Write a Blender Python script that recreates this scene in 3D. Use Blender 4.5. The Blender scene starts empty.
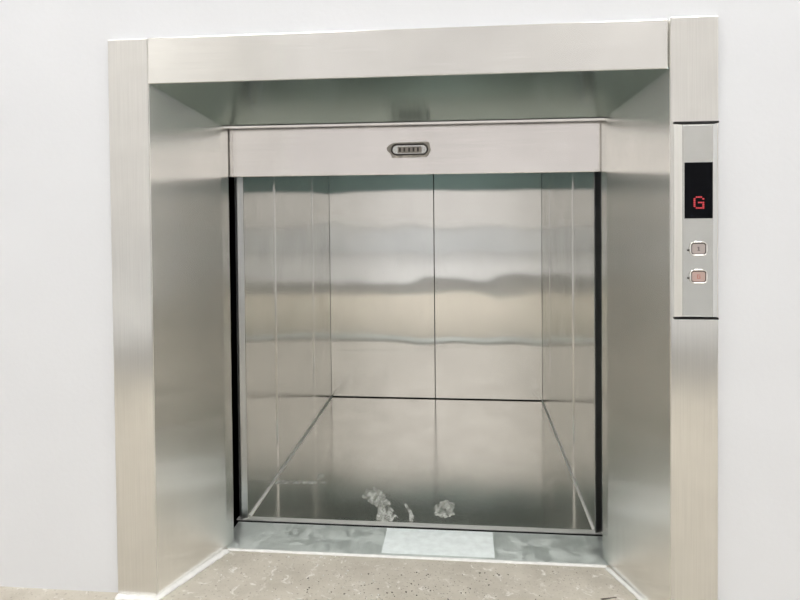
import bpy, bmesh, math, random
from mathutils import Vector, Matrix, noise
random.seed(7)
C = bpy.context.scene.collection
SC = bpy.context.scene

# ------------------------------------------------------------------ materials
def newmat(name):
    m = bpy.data.materials.new(name); m.use_nodes = True
    nt = m.node_tree; nt.nodes.clear()
    return m, nt
def N(nt, typ, **kw):
    n = nt.nodes.new(typ)
    for k, v in kw.items():
        if k in n.inputs: n.inputs[k].default_value = v
        else: setattr(n, k, v)
    return n
def L(nt, a, ao, b, bi): nt.links.new(a.outputs[ao], b.inputs[bi])

def steel(name, col, rough, aniso, tang, wave=0.0, wscale=2.5, diff=0.0, dcol=(.6, .6, .58), mottle=.04, dust=None):
    """Brushed stainless sheet: stretched highlights along `tang`, slight oil-canning of the sheet."""
    m, nt = newmat(name)
    out = N(nt, 'ShaderNodeOutputMaterial')
    tc = N(nt, 'ShaderNodeTexCoord')
    # faint blotchy handling marks in the finish
    nz = N(nt, 'ShaderNodeTexNoise', Scale=7.0, Detail=3.0)
    L(nt, tc, 'Object', nz, 'Vector')
    mr = N(nt, 'ShaderNodeMapRange'); mr.inputs['From Min'].default_value = .3; mr.inputs['From Max'].default_value = .7
    mr.inputs['To Min'].default_value = 1 - mottle; mr.inputs['To Max'].default_value = 1 + mottle
    L(nt, nz, 'Fac', mr, 'Value')
    # hairline grain: noise squeezed across the grain
    mp = N(nt, 'ShaderNodeMapping')
    t = Vector(tang).normalized()
    mp.inputs['Scale'].default_value = [6 + 380 * abs(c) for c in t]
    L(nt, tc, 'Object', mp, 'Vector')
    nz2 = N(nt, 'ShaderNodeTexNoise', Scale=1.0, Detail=2.0); L(nt, mp, 'Vector', nz2, 'Vector')
    mr2 = N(nt, 'ShaderNodeMapRange'); mr2.inputs['To Min'].default_value = .92; mr2.inputs['To Max'].default_value = 1.07
    L(nt, nz2, 'Fac', mr2, 'Value')
    mu0 = N(nt, 'ShaderNodeMath', operation='MULTIPLY'); L(nt, mr, 'Result', mu0, 0); L(nt, mr2, 'Result', mu0, 1)
    vm = N(nt, 'ShaderNodeVectorMath', operation='SCALE'); vm.inputs[0].default_value = col; L(nt, mu0, 'Value', vm, 'Scale')
    g = N(nt, 'ShaderNodeBsdfAnisotropic', distribution='MULTI_GGX', Roughness=rough, Anisotropy=-aniso)
    L(nt, vm, 'Vector', g, 'Color')
    cv = N(nt, 'ShaderNodeCombineXYZ', X=t.x, Y=t.y, Z=t.z)
    L(nt, cv, 'Vector', g, 'Tangent')
    if wave:
        wn = N(nt, 'ShaderNodeTexNoise', Scale=wscale, Detail=1.0, Roughness=.4); L(nt, tc, 'Object', wn, 'Vector')
        bp = N(nt, 'ShaderNodeBump', Strength=1.0, Distance=wave); L(nt, wn, 'Fac', bp, 'Height')
        L(nt, bp, 'Normal', g, 'Normal')
    d = N(nt, 'ShaderNodeBsdfDiffuse', Color=(*dcol, 1))
    mx = N(nt, 'ShaderNodeMixShader', Fac=diff)
    if dust:      # dried dust wiped over the sheet
        dn = N(nt, 'ShaderNodeTexNoise', Scale=dust[0], Detail=6.0, Roughness=.7, Distortion=1.2); L(nt, tc, 'Object', dn, 'Vector')
        dr = N(nt, 'ShaderNodeMapRange'); dr.inputs['From Min'].default_value = dust[1]; dr.inputs['From Max'].default_value = dust[1] + .2
        dr.inputs['To Min'].default_value = diff; dr.inputs['To Max'].default_value = dust[2]
        L(nt, dn, 'Fac', dr, 'Value'); L(nt, dr, 'Result', mx, 'Fac')
    L(nt, g, 'BSDF', mx, 1); L(nt, d, 'BSDF', mx, 2); L(nt, mx, 'Shader', out, 'Surface')
    return m

def plain(name, col, rough=.6, metal=0.0, var=.0, vs=8.0, bump=0.0, bs=60., emit=None, es=1.0, spec=.5):
    m, nt = newmat(name)
    out = N(nt, 'ShaderNodeOutputMaterial'); p = N(nt, 'ShaderNodeBsdfPrincipled')
    p.inputs['Base Color'].default_value = (*col, 1); p.inputs['Roughness'].default_value = rough; p.inputs['Metallic'].default_value = metal
    p.inputs['Specular IOR Level'].default_value = spec
    tc = N(nt, 'ShaderNodeTexCoord')
    if var:
        nz = N(nt, 'ShaderNodeTexNoise', Scale=vs, Detail=5.0); L(nt, tc, 'Object', nz, 'Vector')
        cr = N(nt, 'ShaderNodeValToRGB'); e = cr.color_ramp.elements
        e[0].position = .3; e[1].position = .7
        e[0].color = (*[c * (1 - var) for c in col], 1); e[1].color = (*[min(1, c * (1 + var)) for c in col], 1)
        L(nt, nz, 'Fac', cr, 'Fac'); L(nt, cr, 'Color', p, 'Base Color')
    if bump:
        nb = N(nt, 'ShaderNodeTexNoise', Scale=bs, Detail=4.0); L(nt, tc, 'Object', nb, 'Vector')
        b = N(nt, 'ShaderNodeBump', Strength=.5, Distance=bump); L(nt, nb, 'Fac', b, 'Height'); L(nt, b, 'Normal', p, 'Normal')
    if emit:
        p.inputs['Emission Color'].default_value = (*emit, 1); p.inputs['Emission Strength'].default_value = es
    L(nt, p, 'BSDF', out, 'Surface')
    return m

def floor_mat():
    """Pale screeded concrete with fine dark aggregate specks and white cement dust."""
    m, nt = newmat('concrete_floor')
    out = N(nt, 'ShaderNodeOutputMaterial'); p = N(nt, 'ShaderNodeBsdfPrincipled', Roughness=.62)
    tc = N(nt, 'ShaderNodeTexCoord')
    n1 = N(nt, 'ShaderNodeTexNoise', Scale=9.0, Detail=6.0, Roughness=.65); L(nt, tc, 'Object', n1, 'Vector')
    r1 = N(nt, 'ShaderNodeValToRGB'); e = r1.color_ramp.elements
    e[0].position = .3; e[0].color = (.46, .425, .36, 1); e[1].position = .72; e[1].color = (.62, .58, .505, 1)
    L(nt, n1, 'Fac', r1, 'Fac')
    n2 = N(nt, 'ShaderNodeTexNoise', Scale=150.0, Detail=2.0); L(nt, tc, 'Object', n2, 'Vector')
    r2 = N(nt, 'ShaderNodeMapRange'); r2.inputs['From Min'].default_value = .63; r2.inputs['From Max'].default_value = .70
    L(nt, n2, 'Fac', r2, 'Value')
    m1 = N(nt, 'ShaderNodeMix', data_type='RGBA'); m1.inputs[7].default_value = (.25, .22, .18, 1)
    sc = N(nt, 'ShaderNodeMath', operation='MULTIPLY'); sc.inputs[1].default_value = .75; L(nt, r2, 'Result', sc, 0)
    nt.links.new(sc.outputs[0], m1.inputs[0]); nt.links.new(r1.outputs['Color'], m1.inputs[6])
    n3 = N(nt, 'ShaderNodeTexNoise', Scale=38.0, Detail=5.0, Roughness=.7, Distortion=.8); L(nt, tc, 'Object', n3, 'Vector')
    r3 = N(nt, 'ShaderNodeMapRange'); r3.inputs['From Min'].default_value = .57; r3.inputs['From Max'].default_value = .72
    L(nt, n3, 'Fac', r3, 'Value')
    m2 = N(nt, 'ShaderNodeMix', data_type='RGBA'); m2.inputs[7].default_value = (.82, .8, .76, 1)
    nt.links.new(r3.outputs[0], m2.inputs[0]); nt.links.new(m1.outputs[2], m2.inputs[6])
    nt.links.new(m2.outputs[2], p.inputs['Base Color'])
    b = N(nt, 'ShaderNodeBump', Strength=.4, Distance=.002); L(nt, n2, 'Fac', b, 'Height'); L(nt, b, 'Normal', p, 'Normal')
    L(nt, p, 'BSDF', out, 'Surface')
    return m

def smear_mat():
    """Thin dried mortar: opaque where thick, bare steel shows through where it is scraped."""
    m, nt = newmat('dried_mortar')
    out = N(nt, 'ShaderNodeOutputMaterial'); p = N(nt, 'ShaderNodeBsdfPrincipled', Roughness=.85)
    p.inputs['Base Color'].default_value = (.84, .86, .82, 1)
    tc = N(nt, 'ShaderNodeTexCoord'); mp = N(nt, 'ShaderNodeMapping'); mp.inputs['Scale'].default_value = (70, 28, 40)
    L(nt, tc, 'Object', mp, 'Vector')
    nz = N(nt, 'ShaderNodeTexNoise', Scale=1.0, Detail=5.0, Roughness=.7); L(nt, mp, 'Vector', nz, 'Vector')
    mr = N(nt, 'ShaderNodeMapRange'); mr.inputs['From Min'].default_value = .38; mr.inputs['From Max'].default_value = .62; mr.inputs['To Max'].default_value = .62
    L(nt, nz, 'Fac', mr, 'Value'); 
    tr = N(nt, 'ShaderNodeBsdfTransparent'); mx = N(nt, 'ShaderNodeMixShader')
    L(nt, mr, 'Result', mx, 'Fac'); L(nt, tr, 'BSDF', mx, 1); L(nt, p, 'BSDF', mx, 2); L(nt, mx, 'Shader', out, 'Surface')
    return m

STEEL = (.84, .83, .80)
M = {}
M['jamb_left']  = steel('brushed_steel_left_jamb',  (.92, .915, .89), .22, .74, (.08, .212, 0), wave=.001)
M['jamb_right'] = steel('brushed_steel_right_jamb', (.92, .915, .89), .22, .74, (-.08, .212, 0), wave=.001)
M['face']   = steel('brushed_steel_face',   STEEL, .30, .70, (1, 0, 0), wave=.001)
M['header'] = steel('brushed_steel_header', STEEL, .2, .4, (0, 0, 1), wave=.001)
M['soffit'] = steel('film_covered_soffit_sheet', (.37, .44, .43), .2, .55, (0, .212, -.066), wave=.001)  # dark green-grey reflection put into the steel colour
M['door']   = steel('brushed_steel_door',   (.86, .83, .81), .17, .3, (0, 0, 1), wave=.001, diff=.12, dcol=(.8, .77, .75))
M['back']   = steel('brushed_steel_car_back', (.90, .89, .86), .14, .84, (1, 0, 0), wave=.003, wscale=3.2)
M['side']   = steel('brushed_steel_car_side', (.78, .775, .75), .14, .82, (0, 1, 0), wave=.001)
M['carfloor'] = steel('steel_car_floor', (.92, .90, .85), .135, 0, (1, 0, 0), wave=.001, diff=.012, dust=(5, .56, .06))
M['post']   = steel('steel_post', (.52, .53, .53), .35, .3, (1, 0, 0))
M['sill']   = steel('dusty_aluminium_sill', (.7, .74, .73), .3, .3, (1, 0, 0), wave=.001, diff=.25, dcol=(.75, .80, .775), dust=(22, .42, .75))
M['nosing'] = steel('worn_aluminium_nosing', (.75, .75, .73), .3, 0, (1, 0, 0), diff=.6, dcol=(.75, .75, .72))
M['polish'] = steel('polished_steel', (.82, .82, .80), .08, 0, (1, 0, 0), mottle=.0)
M['plate']  = steel('satin_steel_plate', (.68, .685, .66), .2, .5, (0, 0, 1), diff=.1, dcol=(.5, .5, .48))
M['ring']   = steel('button_ring_steel', (.85, .84, .82), .15, 0, (1, 0, 0))
M['cap']    = plain('button_cap', (.50, .44, .42), .35, .3)
M['cap_lit'] = plain('button_cap_warm', (.55, .42, .38), .35, .3, emit=(.9, .25, .2), es=.01)
M['legend'] = plain('button_legend', (.16, .14, .14), .5)
M['legend_lit'] = plain('button_legend_red', (.45, .17, .14), .5, emit=(.9, .15, .1), es=.04)
M['glassblack'] = plain('black_display_window', (.003, .0035, .005), .1, spec=.08)
M['led']    = plain('red_led', (.22, .012, .016), .4, emit=(1, .10, .12), es=.22)
M['rubber'] = plain('black_gasket', (.012, .012, .012), .7)  # also paints the shade in the gap under the threshold
M['teal']   = plain('teal_painted_edge', (.60, .80, .82), .5)
M['tealdark'] = plain('dark_green_backing', (.03, .04, .036), .5)
M['tealceil'] = plain('pale_teal_ceiling_sheet', (.50, .66, .60), .5)
M['shaft']  = plain('dark_shaft_concrete', (.02, .02, .02), .9, var=.2)  # near-black colour carries the darkness of the unlit shaft
M['wall']   = plain('white_wall_paint', (.74, .757, .788), .7, var=.015, vs=4, bump=.0006, bs=90)
M['ceil']   = plain('ceiling_paint', (.8, .79, .77), .8)
M['roomwall'] = plain('hall_wall_paint', (.84, .83, .81), .8, var=.02, vs=2)
M['dado']   = plain('grey_dado_paint', (.72, .745, .77), .7, var=.04, vs=3)
M['darkfloor'] = plain('grey_floor_tiles', (.63, .64, .65), .35, var=.06, vs=5)
M['floor']  = floor_mat()
M['grout']  = plain('white_grout', (.86, .86, .84), .8, var=.06, vs=60, bump=.002, bs=150)
M['film']   = plain('pale_film', (.86, .92, .92), .35, var=.08, vs=40)
M['crumb']  = plain('mortar_crumb', (.16, .15, .13), .9, var=.4, vs=90)
M['crumbw'] = plain('white_crumb', (.8, .79, .76), .9)
M['smear']  = smear_mat()
M['groove'] = plain('dark_recess', (.05, .045, .04), .6)
M['grime']  = plain('glue_residue', (.50, .47, .43), .8, var=.3, vs=80)
M['darkband'] = plain('charcoal_floor_mat', (.20, .20, .195), .8, var=.1, vs=30)  # for the dark strip added behind the camera
M['bar']    = plain('worn_grip', (.33, .30, .27), .5, .3)
M['lamp']   = plain('lamp_diffuser', (.9, .9, .9), .5, emit=(1, .985, .97), es=4.2)  # glow of the added hall light panels
M['twig']   = plain('twig', (.10, .085, .07), .9)
M['carlamp'] = plain('car_lamp_diffuser', (.9, .9, .9), .5, emit=(.93, 1, .98), es=1.15)  # glow of the made-up light in the car
M['frame']  = plain('window_frame_paint', (.7, .7, .7), .5)

# ------------------------------------------------------------------ mesh helpers
def link(name, bm, mat, parent=None, smooth=False, origin=None):
    if origin is not None:
        bmesh.ops.translate(bm, verts=bm.verts, vec=-Vector(origin))
    bmesh.ops.recalc_face_normals(bm, faces=bm.faces)
    me = bpy.data.meshes.new(name); bm.to_mesh(me); bm.free()
    if smooth:
        for p in me.polygons: p.use_smooth = True
    o = bpy.data.objects.new(name, me); C.objects.link(o)
    me.materials.append(mat)
    if origin is not None: o.location = origin
    if parent is not None:
        o.parent = parent
        pl = Vector((0, 0, 0)); q = parent
        while q is not None: pl += q.location; q = q.parent
        o.location = (Vector(origin) if origin is not None else Vector()) - pl
    return o
def thing(name, label, cat, loc, group=None):
    o = bpy.data.objects.new(name, None); C.objects.link(o); o.location = loc; o.empty_display_size = .1
    o['label'] = label; o['category'] = cat
    if group: o['group'] = group
    return o
def tag(o, label, cat, group=None, kind=None):
    o['label'] = label; o['category'] = cat
    if group: o['group'] = group
    if kind: o['kind'] = kind
    return o
def struct(o, label=None):
    o['kind'] = 'structure'
    if label: o['label'] = label
    return o
def hull(bm, lo, hi):
    """solid between two equal-length outlines (lists of points)"""
    a = [bm.verts.new(p) for p in lo]; b = [bm.verts.new(p) for p in hi]; n = len(a)
    bm.faces.new(list(reversed(a))); bm.faces.new(b)
    for i in range(n): bm.faces.new((a[i], a[(i + 1) % n], b[(i + 1) % n], b[i]))
def box(x0, x1, y0, y1, z0, z1, bev=0.0, bm=None, seg=2):
    bm2 = bmesh.new()
    hull(bm2, [(x0, y0, z0), (x1, y0, z0), (x1, y1, z0), (x0, y1, z0)], [(x0, y0, z1), (x1, y0, z1), (x1, y1, z1), (x0, y1, z1)])
    if bev: bmesh.ops.bevel(bm2, geom=bm2.edges[:], offset=bev, segments=seg, affect='EDGES', profile=.5)
    if bm is None: return bm2
    me = bpy.data.meshes.new('t'); bm2.to_mesh(me); bm2.free(); bm.from_mesh(me); bpy.data.meshes.remove(me)
    return bm
def prism(pts, z0, z1, bev=0.0):
    bm = bmesh.new(); hull(bm, [(x, y, z0) for x, y in pts], [(x, y, z1) for x, y in pts])
    if bev: bmesh.ops.bevel(bm, geom=bm.edges[:], offset=bev, segments=2, affect='EDGES', profile=.5)
    return bm
def stadium(cx, cz, hw, hh, n=14, r=None):
    """rounded rectangle outline in the x-z plane"""
    r = min(hw, hh) if r is None else r; P = []
    for (sx, sz, a0) in ((1, 1, 0), (-1, 1, 90), (-1, -1, 180), (1, -1, 270)):
        for k in range(n + 1):
            a = math.radians(a0 + 90 * k / n)
            P.append((cx + sx * (hw - r) + r * math.cos(a), cz + sz * (hh - r) + r * math.sin(a)))
    return P
def xz_slab(pts, y0, y1, bm=None, inset=0.0):
    """extrude an x-z outline from y0 (front) to y1; optional rounded front by an inset rim"""
    bm = bm or bmesh.new()
    hull(bm, [(x, y0, z) for x, z in pts], [(x, y1, z) for x, z in pts]); return bm
def ring_slab(po, pi, y0, y1):
    bm = bmesh.new(); n = len(po)
    v = [[bm.verts.new((x, y, z)) for x, z in P] for P, y in ((po, y1), (po, y0 + .0015), ([(a[0] * .75 + b[0] * .25, a[1] * .75 + b[1] * .25) for a, b in zip(po, pi)], y0), ([(a[0] * .25 + b[0] * .75, a[1] * .25 + b[1] * .75) for a, b in zip(po, pi)], y0), (pi, y0 + .0015), (pi, y1))]
    m = len(v)
    for k in range(m):
        for i in range(n):
            bm.faces.new((v[k][i], v[k][(i + 1) % n], v[(k + 1) % m][(i + 1) % n], v[(k + 1) % m][i]))
    return bm

# ------------------------------------------------------------------ dimensions (metres), from the solved view
W, WR = .55, .470          # half width of the splayed opening, front and rear
D1 = .212                  # depth of the splay
ZT, ZR, ZH = 1.1363, 1.070, 1.2355   # soffit front, soffit rear, header top
XL, XR = -.6417, .6425      # outer edges of the surround
CW, D2, D3 = .4737, .379, 1.522      # car half width, car front, car back
ZC = -.007                 # car floor
CT = 1.26                  # car ceiling
FB = .25                   # back of the surround
X0, X1, Y0, RH = -2.6, 3.4, -7.2, 4.3   # hall

# ------------------------------------------------------------------ setting
YW = .012
bm = bmesh.new()
box(X0, XL + .02, YW, YW + .15, -.02, RH, bm=bm); box(XR - .02, X1, YW, YW + .15, -.02, RH, bm=bm)
box(XL + .02, XR - .02, YW, YW + .15, ZH - .02, RH, bm=bm)
struct(link('wall_front', bm, M['wall']), 'white painted wall around the steel lift surround')
struct(link('floor', box(X0, X1, -1.75, D1 + .002, -.12, 0), M['floor']), 'pale concrete floor with specks and white dust')
struct(link('floor_hall', box(X0, X1, Y0, -1.7501, -.12, 0), M['darkfloor']))
struct(link('trim_4', box(X0 + .1, X1 - .1, -2.75, -1.76, 0, .006, .002), M['darkband']))  # unseen strip added to darken one band of the steel reflections
struct(link('ceiling', box(X0, X1, Y0, YW + .15, RH, RH + .1), M['ceil']))
struct(link('wall_left', box(X0 - .15, X0, Y0, YW + .15, -.12, RH + .1), M['roomwall']))
struct(link('wall_right', box(X1, X1 + .15, Y0, YW + .15, -.12, RH + .1), M['roomwall']))
bm = bmesh.new()
box(X0 - .15, X1 + .15, Y0 - .2, Y0, -.12, .47, bm=bm)
struct(link('wall_back', bm, M['dado']))
bm = bmesh.new()
box(X0 - .15, X1 + .15, Y0 - .2, Y0, 4.24, RH + .1, bm=bm)
for x in (X0 - .15, -.7, 1.4, X1 - .05): box(x, x + (.2 if abs(x) > 2 else .05), Y0 - .2, Y0, .47, 4.24, bm=bm)
struct(link('wall_back_upper', bm, M['roomwall']))
struct(link('window_1', box(X0, X1, Y0 - .05, Y0 + .03, .45, .49), M['frame']))
# lift shaft behind the wall, its unlit shade put into the colour
S = dict(x0=-.80, x1=.80, y0=FB + .0, y1=1.75, z0=-.5, z1=2.4)
bm = bmesh.new()
box(S['x0'] - .1, S['x0'], YW + .15, S['y1'], S['z0'], S['z1'], bm=bm); box(S['x1'], S['x1'] + .1, YW + .15, S['y1'], S['z0'], S['z1'], bm=bm)
box(S['x0'] - .1, S['x1'] + .1, S['y1'], S['y1'] + .1, S['z0'], S['z1'], bm=bm)
box(S['x0'] - .1, S['x1'] + .1, YW + .15, S['y1'], S['z1'], S['z1'] + .1, bm=bm)
box(S['x0'] - .1, S['x1'] + .1, .215, S['y1'], S['z0'] - .1, S['z0'], bm=bm)
box(S['x0'] - .1, S['x1'] + .1, .165, .205, S['z0'], -.125, bm=bm)
struct(link('wall_shaft', bm, M['shaft']))

# ------------------------------------------------------------------ steel surround
sur = thing('lift_surround', 'brushed stainless steel surround with splayed jambs framing the lift opening in white wall', 'lift surround', (0, .1, 0))
def jamb(s, xo, mf, mj, name_origin):
    # face flange
    root = link('jamb_panel', prism([(s * W, .0015), (s * WR, D1), (s * (WR - .005), FB), (s * (WR + .025), FB), (s * (W + .02), .03), (s * (W + .012), .02)] if s > 0 else
        [(s * W, .0015), (s * (W + .012), .02), (s * (W + .02), .03), (s * (WR + .025), FB), (s * (WR - .005), FB), (s * WR, D1)], .001, ZH - .004 if s < 0 else ZH + .002, .0022), mj, sur, origin=(s * W, .1, 0))
    a, b = sorted((xo, s * W))
    link('face_flange', box(a, b, 0, .016, .001, ZH if s < 0 else ZH + .004, .0024), mf, root)
    return root
jl = jamb(-1, XL, M['face'], M['jamb_left'], 0); jl['label'] = 'left splayed jamb panel with its front face'
jr = jamb(1, XR, M['face'], M['jamb_right'], 0); jr['label'] = 'right splayed jamb panel carrying the call panel'
# header: flat face, sloping soffit, closed box behind
xe0, xe1 = -.5495, .5445
bm = bmesh.new()
hull(bm, [(xe0, 0, ZT), (xe1, 0, ZT), (xe1, .012, ZT), (xe0, .012, ZT)], [(xe0, 0, ZH), (xe1, 0, ZH), (xe1, .012, ZH), (xe0, .012, ZH)])
bmesh.ops.bevel(bm, geom=bm.edges[:], offset=.0015, segments=2, affect='EDGES', profile=.5)
hd = link('header_panel', bm, M['header'], sur, origin=(0, 0, ZT))
bm = bmesh.new()
t = .012
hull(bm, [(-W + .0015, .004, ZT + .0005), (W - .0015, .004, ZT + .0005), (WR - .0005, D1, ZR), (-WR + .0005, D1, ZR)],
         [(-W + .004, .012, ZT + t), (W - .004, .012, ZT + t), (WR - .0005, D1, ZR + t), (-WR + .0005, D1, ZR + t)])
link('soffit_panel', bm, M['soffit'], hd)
lp = link('soffit_lip', box(-WR + .001, WR - .001, D1 + .010, D1 + .024, ZR - .0065, ZR - .001, .0008), M['ring'], hd)
link('top_cover', box(-W - .0, W + .0, .02, .16, ZT + .03, ZH - .006), M['header'], hd)

# white grout beads at the foot of the jambs and along the sill
def bead(path, r, nseg, z=0.0, seed=0):
    bm = bmesh.new(); rings = []
    P = [Vector(p) for p in path]; tot = sum((b - a).length for a, b in zip(P, P[1:]))
    pts = []
    for a, b in zip(P, P[1:]):
        k = max(2, int(nseg * (b - a).length / tot))
        for i in range(k): pts.append(a.lerp(b, i / k))
    pts.append(P[-1])
    for i, p in enumerate(pts):
        d = (pts[min(i + 1, len(pts) - 1)] - pts[max(i - 1, 0)]).normalized(); nrm = Vector((-d.y, d.x, 0))
        rr = r * (.75 + .7 * (noise.noise(Vector((i * .35, seed, 0))) * .5 + .5))
        rings.append([bm.verts.new(p + nrm * rr * math.cos(a) + Vector((0, 0, max(0, rr * .55 * math.sin(a))))) for a in [math.pi * k / 6 for k in range(7)]])
    for a, b in zip(rings, rings[1:]):
        for k in range(6): bm.faces.new((a[k], a[k + 1], b[k + 1], b[k]))
        bm.faces.new((a[6], a[0], b[0], b[6]))
    bm.faces.new(rings[0]); bm.faces.new(list(reversed(rings[-1])))
    return bm
struct(link('trim_1', bead([(XL, -.004, 0), (-W, -.004, 0), (-WR + .004, D1 - .012, 0)], .009, 60, seed=1), M['grout'], smooth=True), 'white grout along the foot of left jamb')
struct(link('trim_2', bead([(XR, -.004, 0), (W, -.004, 0), (WR - .004, D1 - .012, 0)], .006, 60, seed=2), M['grout'], smooth=True), 'white grout along the foot of right jamb')
struct(link('trim_3', bead([(-WR + .004, D1 - .004, 0), (WR - .004, D1 - .004, 0)], .0055, 90, seed=3), M['grout'], smooth=True), 'white grout along the front of metal sill')

# ------------------------------------------------------------------ landing sill
sill = thing('landing_sill', 'flat dusty metal sill between the floor and the lift car', 'sill', (0, .28, 0))
link('sill_plate', box(-WR - .02, WR + .02, D1 + .003, .350, -.03, 0, .001), M['sill'], sill)
f = link('film_strip', box(-.077, .2025, .224, .346, .0001, .0007), M['film'], sill); f['label'] = 'pale bluish white protective strip on the sill'  # pale rectangle over the middle of the sill
link('sill_apron', box(-WR - .02, WR + .02, .344, .349, -.3, -.03), M['rubber'], sill)

# ------------------------------------------------------------------ raised sliding door
DY = .258; DB = .943
door = thing('sliding_door', 'pale steel sliding door raised above the opening with oval finger pull', 'door', (0, DY, DB))
link('door_panel', box(-.52, .52, DY, DY + .02, DB, 1.55, .0015), M['door'], door)
link('door_backing', box(-.52, .52, DY + .0205, DY + .03, DB + .1152, 1.55, .001), M['tealdark'], door)
link('rear_edge_strip', box(-.52, .52, DY + .0205, DY + .03, DB + .001, DB + .115, .001), M['teal'], door)  # pale teal lower band, the backing above is dark green
# oval finger pull
hx, hz = 0.0, 1.005
bm = bmesh.new()
res = []
rnd = random.Random(3)
for i, (x, z) in enumerate(stadium(hx, hz, .055, .0185, 14)):
    j = 1 + .22 * noise.noise(Vector((x * 40, z * 60, 2)))
    res.append((hx + (x - hx) * j, hz + (z - hz) * (j + .05 * rnd.random())))
pull = link('finger_pull', ring_slab(stadium(hx, hz, .0465, .0145, 12), stadium(hx, hz, .0425, .0105, 12), DY - .004, DY + .0005), M['groove'], door, smooth=True, origin=(hx, DY, hz))
gl = link('glue_residue', xz_slab(res, DY - .0004, DY + .0003), M['grime'], pull); gl['label'] = 'brownish glue residue around the pull'
link('recess', xz_slab(stadium(hx, hz, .0430, .0110, 12), DY - .0012, DY), M['plate'], pull)
bm = bmesh.new()
box(hx - .030, hx + .030, DY - .0030, DY, hz - .0085, hz + .0070, .001, bm=bm)
link('grip_bar', bm, M['bar'], pull)
bm = bmesh.new()
for x in (-.024, -.013, -.001, .010, .021):
    box(hx + x - .0022, hx + x + .0022, DY - .0036, DY - .0029, hz - .0055, hz + .0045, bm=bm)
link('grip_notches', bm, M['groove'], pull)

# ------------------------------------------------------------------ lift car
car = thing('lift_car', 'stainless steel lift car standing open behind the surround, smeared metal floor', 'lift car', (0, (D2 + D3) / 2, ZC))
# floor
fl = link('floor_plate', box(-CW, CW, D2 + .014, D3, ZC - .02, ZC), M['carfloor'], car)
ns = link('threshold', box(-CW - .03, CW + .03, D2 - .006, D2 + .0135, ZC - .0015, ZC + .0018, .0010), M['nosing'], car)
link('threshold_shadow_lip', box(-CW - .03, CW + .03, D2 - .0055, D2 + .006, ZC - .30, ZC - .0016), M['rubber'], car)  # black strip standing in for the shade inside the gap
# back wall: two sheets with a seam
g = .0014
for a, b in ((-CW + .0002, -g), (g, CW - .0002)):
    link('back_panel', box(a, b, D3, D3 + .012, ZC + .0036, CT, .0012), M['back'], car)
link('back_lining', box(-CW, CW, D3 + .0125, D3 + .03, ZC - .02, CT), M['rubber'], car)
# side walls: three sheets each
def side(s, seams, gap):
    ys = [D2 + .004] + seams + [D3 - .0005]
    for i in range(len(ys) - 1):
        y0 = ys[i] + (gap if i else 0); y1 = ys[i + 1] - (gap if i < len(ys) - 2 else 0)
        a, b = sorted((s * CW, s * (CW + .012)))
        link('side_panel', box(a, b, y0, y1, ZC + .002, CT, .0014), M['side'], car)
    a, b = sorted((s * (CW + .0125), s * (CW + .025)))
    link('side_lining', box(a, b, D2 + .004, D3, ZC - .02, CT), M['post'], car)
    link('front_post', prism([(s * (CW + .0005), D2 + .0035), (s * (CW + .0005), D2 + (.0025 if s < 0 else -.005)), (s * (CW + .0155), D2 + (-.006 if s < 0 else .0005)), (s * (CW + .016), D2 + .0035)], ZC, CT, .0008), M['post'], car)
    for y in seams:      # folded sheet edges standing proud of the wall
        a, b = sorted((s * (CW - (.0035 if y < 1.0 or s < 0 else .002)), s * (CW + .004)))
        link('seam_strip', box(a, b, y - .0012, y + .0012, ZC + .001, CT, .0006), M['ring'], car)
    # bright bead where wall and floor meet
    a, b = sorted((s * (CW - .0042), s * CW))
    link('corner_bead', box(a, b, D2 + .015, D3 - .001, ZC, ZC + .0042, .0008), M['grout'], car)
side(-1, [.672, 1.187], .0011)
side(1, [.7075, 1.26], .0011)
lm = link('lamp_tray', box(-.32, .32, .56, .72, CT - .012, CT, .002), M['frame'], car)  # unseen light added in the car ceiling to brighten the door back
link('lamp_tube', box(-.29, .29, .58, .70, CT - .016, CT - .0121), M['carlamp'], lm)
link('ceiling_panel', box(-CW - .02, CW + .02, D2, D3 + .03, CT, CT + .02), M['tealceil'], car)

# dried mortar smears on the car floor
def smear(pts, name='mortar_smear', z=ZC):
    bm = bmesh.new(); n = len(pts); c = Vector((sum(p[0] for p in pts) / n, sum(p[1] for p in pts) / n, z + .0007))
    # densify & roughen the outline
    ol = []
    for i in range(n):
        a = Vector((*pts[i], z)); b = Vector((*pts[(i + 1) % n], z))
        for k in range(6):
            p = a.lerp(b, k / 6); d = (p - c); q = 1 + .30 * noise.noise(p * 60) + .22 * noise.noise(p * 150)
            ol.append(Vector((c.x + d.x * q, c.y + d.y * q, z + .0003)))
    cv = bm.verts.new(c); vs = [bm.verts.new(p) for p in ol]; m = len(vs)
    mid = [bm.verts.new(Vector((p.x * .6 + c.x * .4, p.y * .6 + c.y * .4, z + .0006 + .0002 * noise.noise(p * 90)))) for p in ol]
    bt = [bm.verts.new((p.x, p.y, z + .0001)) for p in ol]
    for i in range(m):
        j = (i + 1) % m
        bm.faces.new((mid[i], mid[j], cv)); bm.faces.new((vs[i], vs[j], mid[j], mid[i])); bm.faces.new((bt[i], bt[j], vs[j], vs[i]))
    bm.faces.new(list(reversed(bt)))
    return link(name, bm, M['smear'], fl)
SM = [  # outlines in photo-derived floor coordinates, filled below
]
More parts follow.
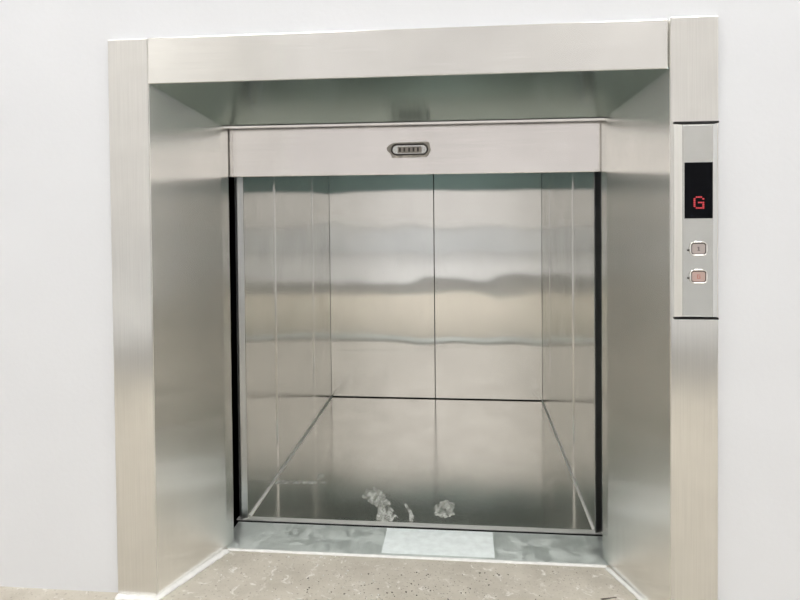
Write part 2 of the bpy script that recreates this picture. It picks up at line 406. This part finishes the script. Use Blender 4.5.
# --- camera model (solved): used for nothing but placing the camera and reading floor points off the photo
CAM = Vector((.13382, -1.34587, .86832)); F, CX, CY = 642.22608, 400.0, 217.83731
RM = Matrix(((0.9950556625441933, -0.09903601330360885, 0.0074897601873421885), (0.09885149216842357, 0.9948604478704745, 0.0219333481036336), (-0.00962345752900584, -0.021084528258571135, 0.9997313797882413)))
def at(u, v, z):
    d = RM @ Vector(((u - CX) / F, 1, -(v - CY) / F)); k = (z - CAM.z) / d.z
    p = CAM + d * k; return (p.x, p.y)
for px in (
    [(360, 494), (374, 487), (386, 496), (391, 508), (395, 515), (388, 523), (376, 521), (378, 508), (366, 500)],
    [(404, 501), (410, 508), (415, 518), (413, 526), (409, 526), (410, 515), (405, 507)],
    [(437, 503), (448, 500), (455, 506), (454, 514), (446, 519), (436, 515), (434, 508)],
    [(316, 474), (324, 473), (324, 478), (317, 480)],
    [(278, 480), (300, 481), (322, 482), (322, 484), (298, 484), (276, 484)],
): smear([at(u, v, ZC) for u, v in px])

# ------------------------------------------------------------------ call panel
PX0, PX1, PZ0, PZ1 = .5555, .6395, .6350, 1.0245
PY = -.014
cop = thing('call_panel', 'slim polished steel call panel on right jamb face with red floor display', 'call panel', (.6, 0, PZ0))
# back box with chamfered polished edges
bm = bmesh.new()
hull(bm, [(PX0, -.0005, PZ0), (PX1, -.0005, PZ0), (PX1, -.0005, PZ1), (PX0, -.0005, PZ1)],
         [(PX0 + .0125, PY, PZ0 + .003), (PX1 - .0125, PY, PZ0 + .003), (PX1 - .0125, PY, PZ1 - .003), (PX0 + .0125, PY, PZ1 - .003)])
link('bevelled_rim', bm, M['polish'], cop)
for z0, z1 in ((PZ0 - .004, PZ0), (PZ1, PZ1 + .004)):
    link('end_gasket', box(PX0 - .001, PX1 + .001, -.008, 0, z0, z1, .0008), M['rubber'], cop)
fx0, fx1 = PX0 + .0128, PX1 - .0128
face = link('faceplate', box(fx0, fx1, PY - .0012, PY + .0005, PZ0 + .0045, PZ1 - .0045, .0004), M['plate'], cop)
YF = PY - .0012
def at_xz(u, v, y=YF):
    d = RM @ Vector(((u - CX) / F, 1, -(v - CY) / F)); k = (y - CAM.y) / d.y
    p = CAM + d * k; return p.x, p.z
dx0, dz1 = at_xz(684.5, 162.5); _, dz0 = at_xz(684.5, 218.5); dx1 = fx1 - .001
disp = link('display', box(dx0, dx1, YF - .0010, YF + .0003, dz0, dz1, .0005), M['glassblack'], cop)
gx0, gz1 = at_xz(693.2, 196.2); gx1, gz0 = at_xz(704.2, 208.8)
rows = ['.###.', '#...#', '#....', '#.###', '#...#', '#...#', '.####']
bm = bmesh.new(); cw, ch = (gx1 - gx0) / 5, (gz1 - gz0) / 7
for r, row in enumerate(rows):
    for c, k in enumerate(row):
        if k == '#':
            cx, cz = gx0 + cw * (c + .5), gz1 - ch * (r + .5)
            xz_slab(stadium(cx, cz, cw * .44, ch * .42, 3), YF - .0016, YF - .0009, bm)
lt = link('floor_letter', bm, M['led'], disp); lt['label'] = 'red dot-matrix letter G'
# two round-ended buttons with the floor marks
GLY = {'1': [(-.0012, -.004, .0012, .004), (-.0026, .0022, -.0008, .0034), (-.0026, -.004, .0026, -.0030)],
       'G': [(-.0030, -.004, -.0016, .004), (-.0030, .0028, .0030, .004), (-.0030, -.004, .0030, -.0028), (.0016, -.004, .0030, .0006), (.0002, -.0004, .0030, .0008)]}
for v, key, cap, leg, lab in ((248.7, '1', 'cap', 'legend', 'upper button'), (276.5, 'G', 'cap_lit', 'legend_lit', 'lower button with warm lit mark')):
    bx, bz = at_xz(698.3, v)
    b = link('call_button', ring_slab(stadium(bx, bz, .0178, .0152, 8, .0125), stadium(bx, bz, .0138, .0112, 8, .004), YF - .0035, YF + .0002), M['ring'], cop, smooth=True, origin=(bx, YF, bz))
    b['label'] = lab
    c_ = xz_slab(stadium(bx, bz, .0124, .0098, 6, .004), YF - .0022, YF + .0002)
    link('button_gap', xz_slab(stadium(bx, bz, .0140, .0114, 6, .004), YF - .0008, YF + .0001), M['groove'], b)
    link('button_cap', c_, M[cap], b)
    bm = bmesh.new()
    for x0, z0, x1, z1 in GLY[key]: box(bx + x0, bx + x1, YF - .0027, YF - .0020, bz + z0, bz + z1, bm=bm)
    link('button_mark', bm, M[leg], b)
    bm = bmesh.new(); bmesh.ops.create_uvsphere(bm, u_segments=10, v_segments=6, radius=.0022)
    bmesh.ops.translate(bm, verts=bm.verts, vec=(bx - .0196, YF - .0004, bz - .003))
    link('tactile_dot', bm, M['groove'], b, smooth=True)

# ------------------------------------------------------------------ rubble on the floor
def crumbs(n, region, mat, name, label, smin, smax, seed, dens=None):
    r = random.Random(seed); bm = bmesh.new()
    for _ in range(n):
        u, v = region(r); x, y = at(u, v, 0)
        if y > D1 - .012 or abs(x) > .47 + .08 * (D1 - y) / D1 - .02: continue
        s = smin + (smax - smin) * r.random() ** 2.5
        m = Matrix.Translation((x, y, s * .3)) @ Matrix.Rotation(r.random() * 6, 4, 'Z') @ Matrix.Diagonal((s, s * (.5 + .5 * r.random()), s * .5, 1))
        q = bmesh.ops.create_icosphere(bm, subdivisions=1, radius=1.0, matrix=m)
        for w in q['verts']: w.co += Vector((r.uniform(-1, 1), r.uniform(-1, 1), r.uniform(-.3, .3))) * s * .25
        zmin = min(w.co.z for w in q['verts'])
        for w in q['verts']: w.co.z -= zmin - .0001
    tag(link(name, bm, mat), label, 'rubble', kind='stuff')
crumbs(150, lambda r: (r.gauss(415, 60), r.uniform(572, 600)), M['crumb'], 'mortar_crumbs', 'dark mortar crumbs scattered on pale floor below the sill', .0008, .0030, 5)
crumbs(130, lambda r: (r.choice((r.gauss(300, 60), r.gauss(350, 30), r.uniform(200, 640))), r.uniform(553, 597)), M['crumbw'], 'plaster_crumbs', 'white plaster crumbs dusted over the floor before the sill', .0008, .0030, 9)
# a small dark splinter lying at the right
x0, y0 = at(600, 599, 0); x1, y1 = at(616, 597, 0)
bm = bmesh.new(); hull(bm, [(x0, y0, .0005), (x0 + .004, y0 - .004, .0005), (x0 + .004, y0 - .002, .003)], [(x1, y1 - .001, .0005), (x1 + .001, y1 - .003, .0005), (x1 + .001, y1 - .002, .0016)])
tag(link('wood_splinter', bm, M['twig'], origin=((x0 + x1) / 2, (y0 + y1) / 2, 0)), 'small dark splinter on floor near the right jamb', 'splinter')

# ------------------------------------------------------------------ added hall lights (unseen ceiling panels that brighten the scene)
proto = None
for i, (x, y) in enumerate([(-1.3, -1.3), (1.7, -1.3), (-1.3, -3.6), (1.7, -3.6)]):
    if proto is None:
        proto = thing('ceiling_light', 'square ceiling light panel', 'ceiling light', (x, y, RH - .03), 'hall ceiling lights')
        link('light_frame', box(x - .63, x + .63, y - .63, y + .63, RH - .02, RH - .001), M['frame'], proto)
        link('diffuser', box(x - .6, x + .6, y - .6, y + .6, RH - .03, RH - .0201), M['lamp'], proto)
    else:
        r = proto.copy(); C.objects.link(r); r.location = (x, y, RH - .03)
        for ch in list(proto.children):
            c = ch.copy(); C.objects.link(c); c.parent = r

# ------------------------------------------------------------------ daylight
w = bpy.data.worlds.new('sky'); SC.world = w; w.use_nodes = True
nt = w.node_tree; nt.nodes.clear()
o = N(nt, 'ShaderNodeOutputWorld'); b = N(nt, 'ShaderNodeBackground', Strength=.32); b.inputs['Color'].default_value = (1, .96, .93, 1)
L(nt, b, 'Background', o, 'Surface')

# ------------------------------------------------------------------ camera
cd = bpy.data.cameras.new('camera'); co = bpy.data.objects.new('camera', cd); C.objects.link(co)
cd.sensor_fit = 'HORIZONTAL'; cd.sensor_width = 36; cd.lens = F / 800 * 36
cd.shift_x = (400 - CX) / 800; cd.shift_y = (CY - 300) / 800; cd.clip_start = .01
r, f_, u = RM.col[0], RM.col[1], RM.col[2]
co.matrix_world = Matrix(((r.x, u.x, -f_.x, CAM.x), (r.y, u.y, -f_.y, CAM.y), (r.z, u.z, -f_.z, CAM.z), (0, 0, 0, 1)))
SC.camera = co
SC.view_settings.view_transform = 'Standard'; SC.view_settings.look = 'None'
SC.view_settings.gamma = 1; SC.view_settings.use_curve_mapping = False
SC.view_settings.exposure = 1.3
SC.cycles.max_bounces = 12; SC.cycles.glossy_bounces = 8; SC.cycles.diffuse_bounces = 5
SC.cycles.use_denoising = True
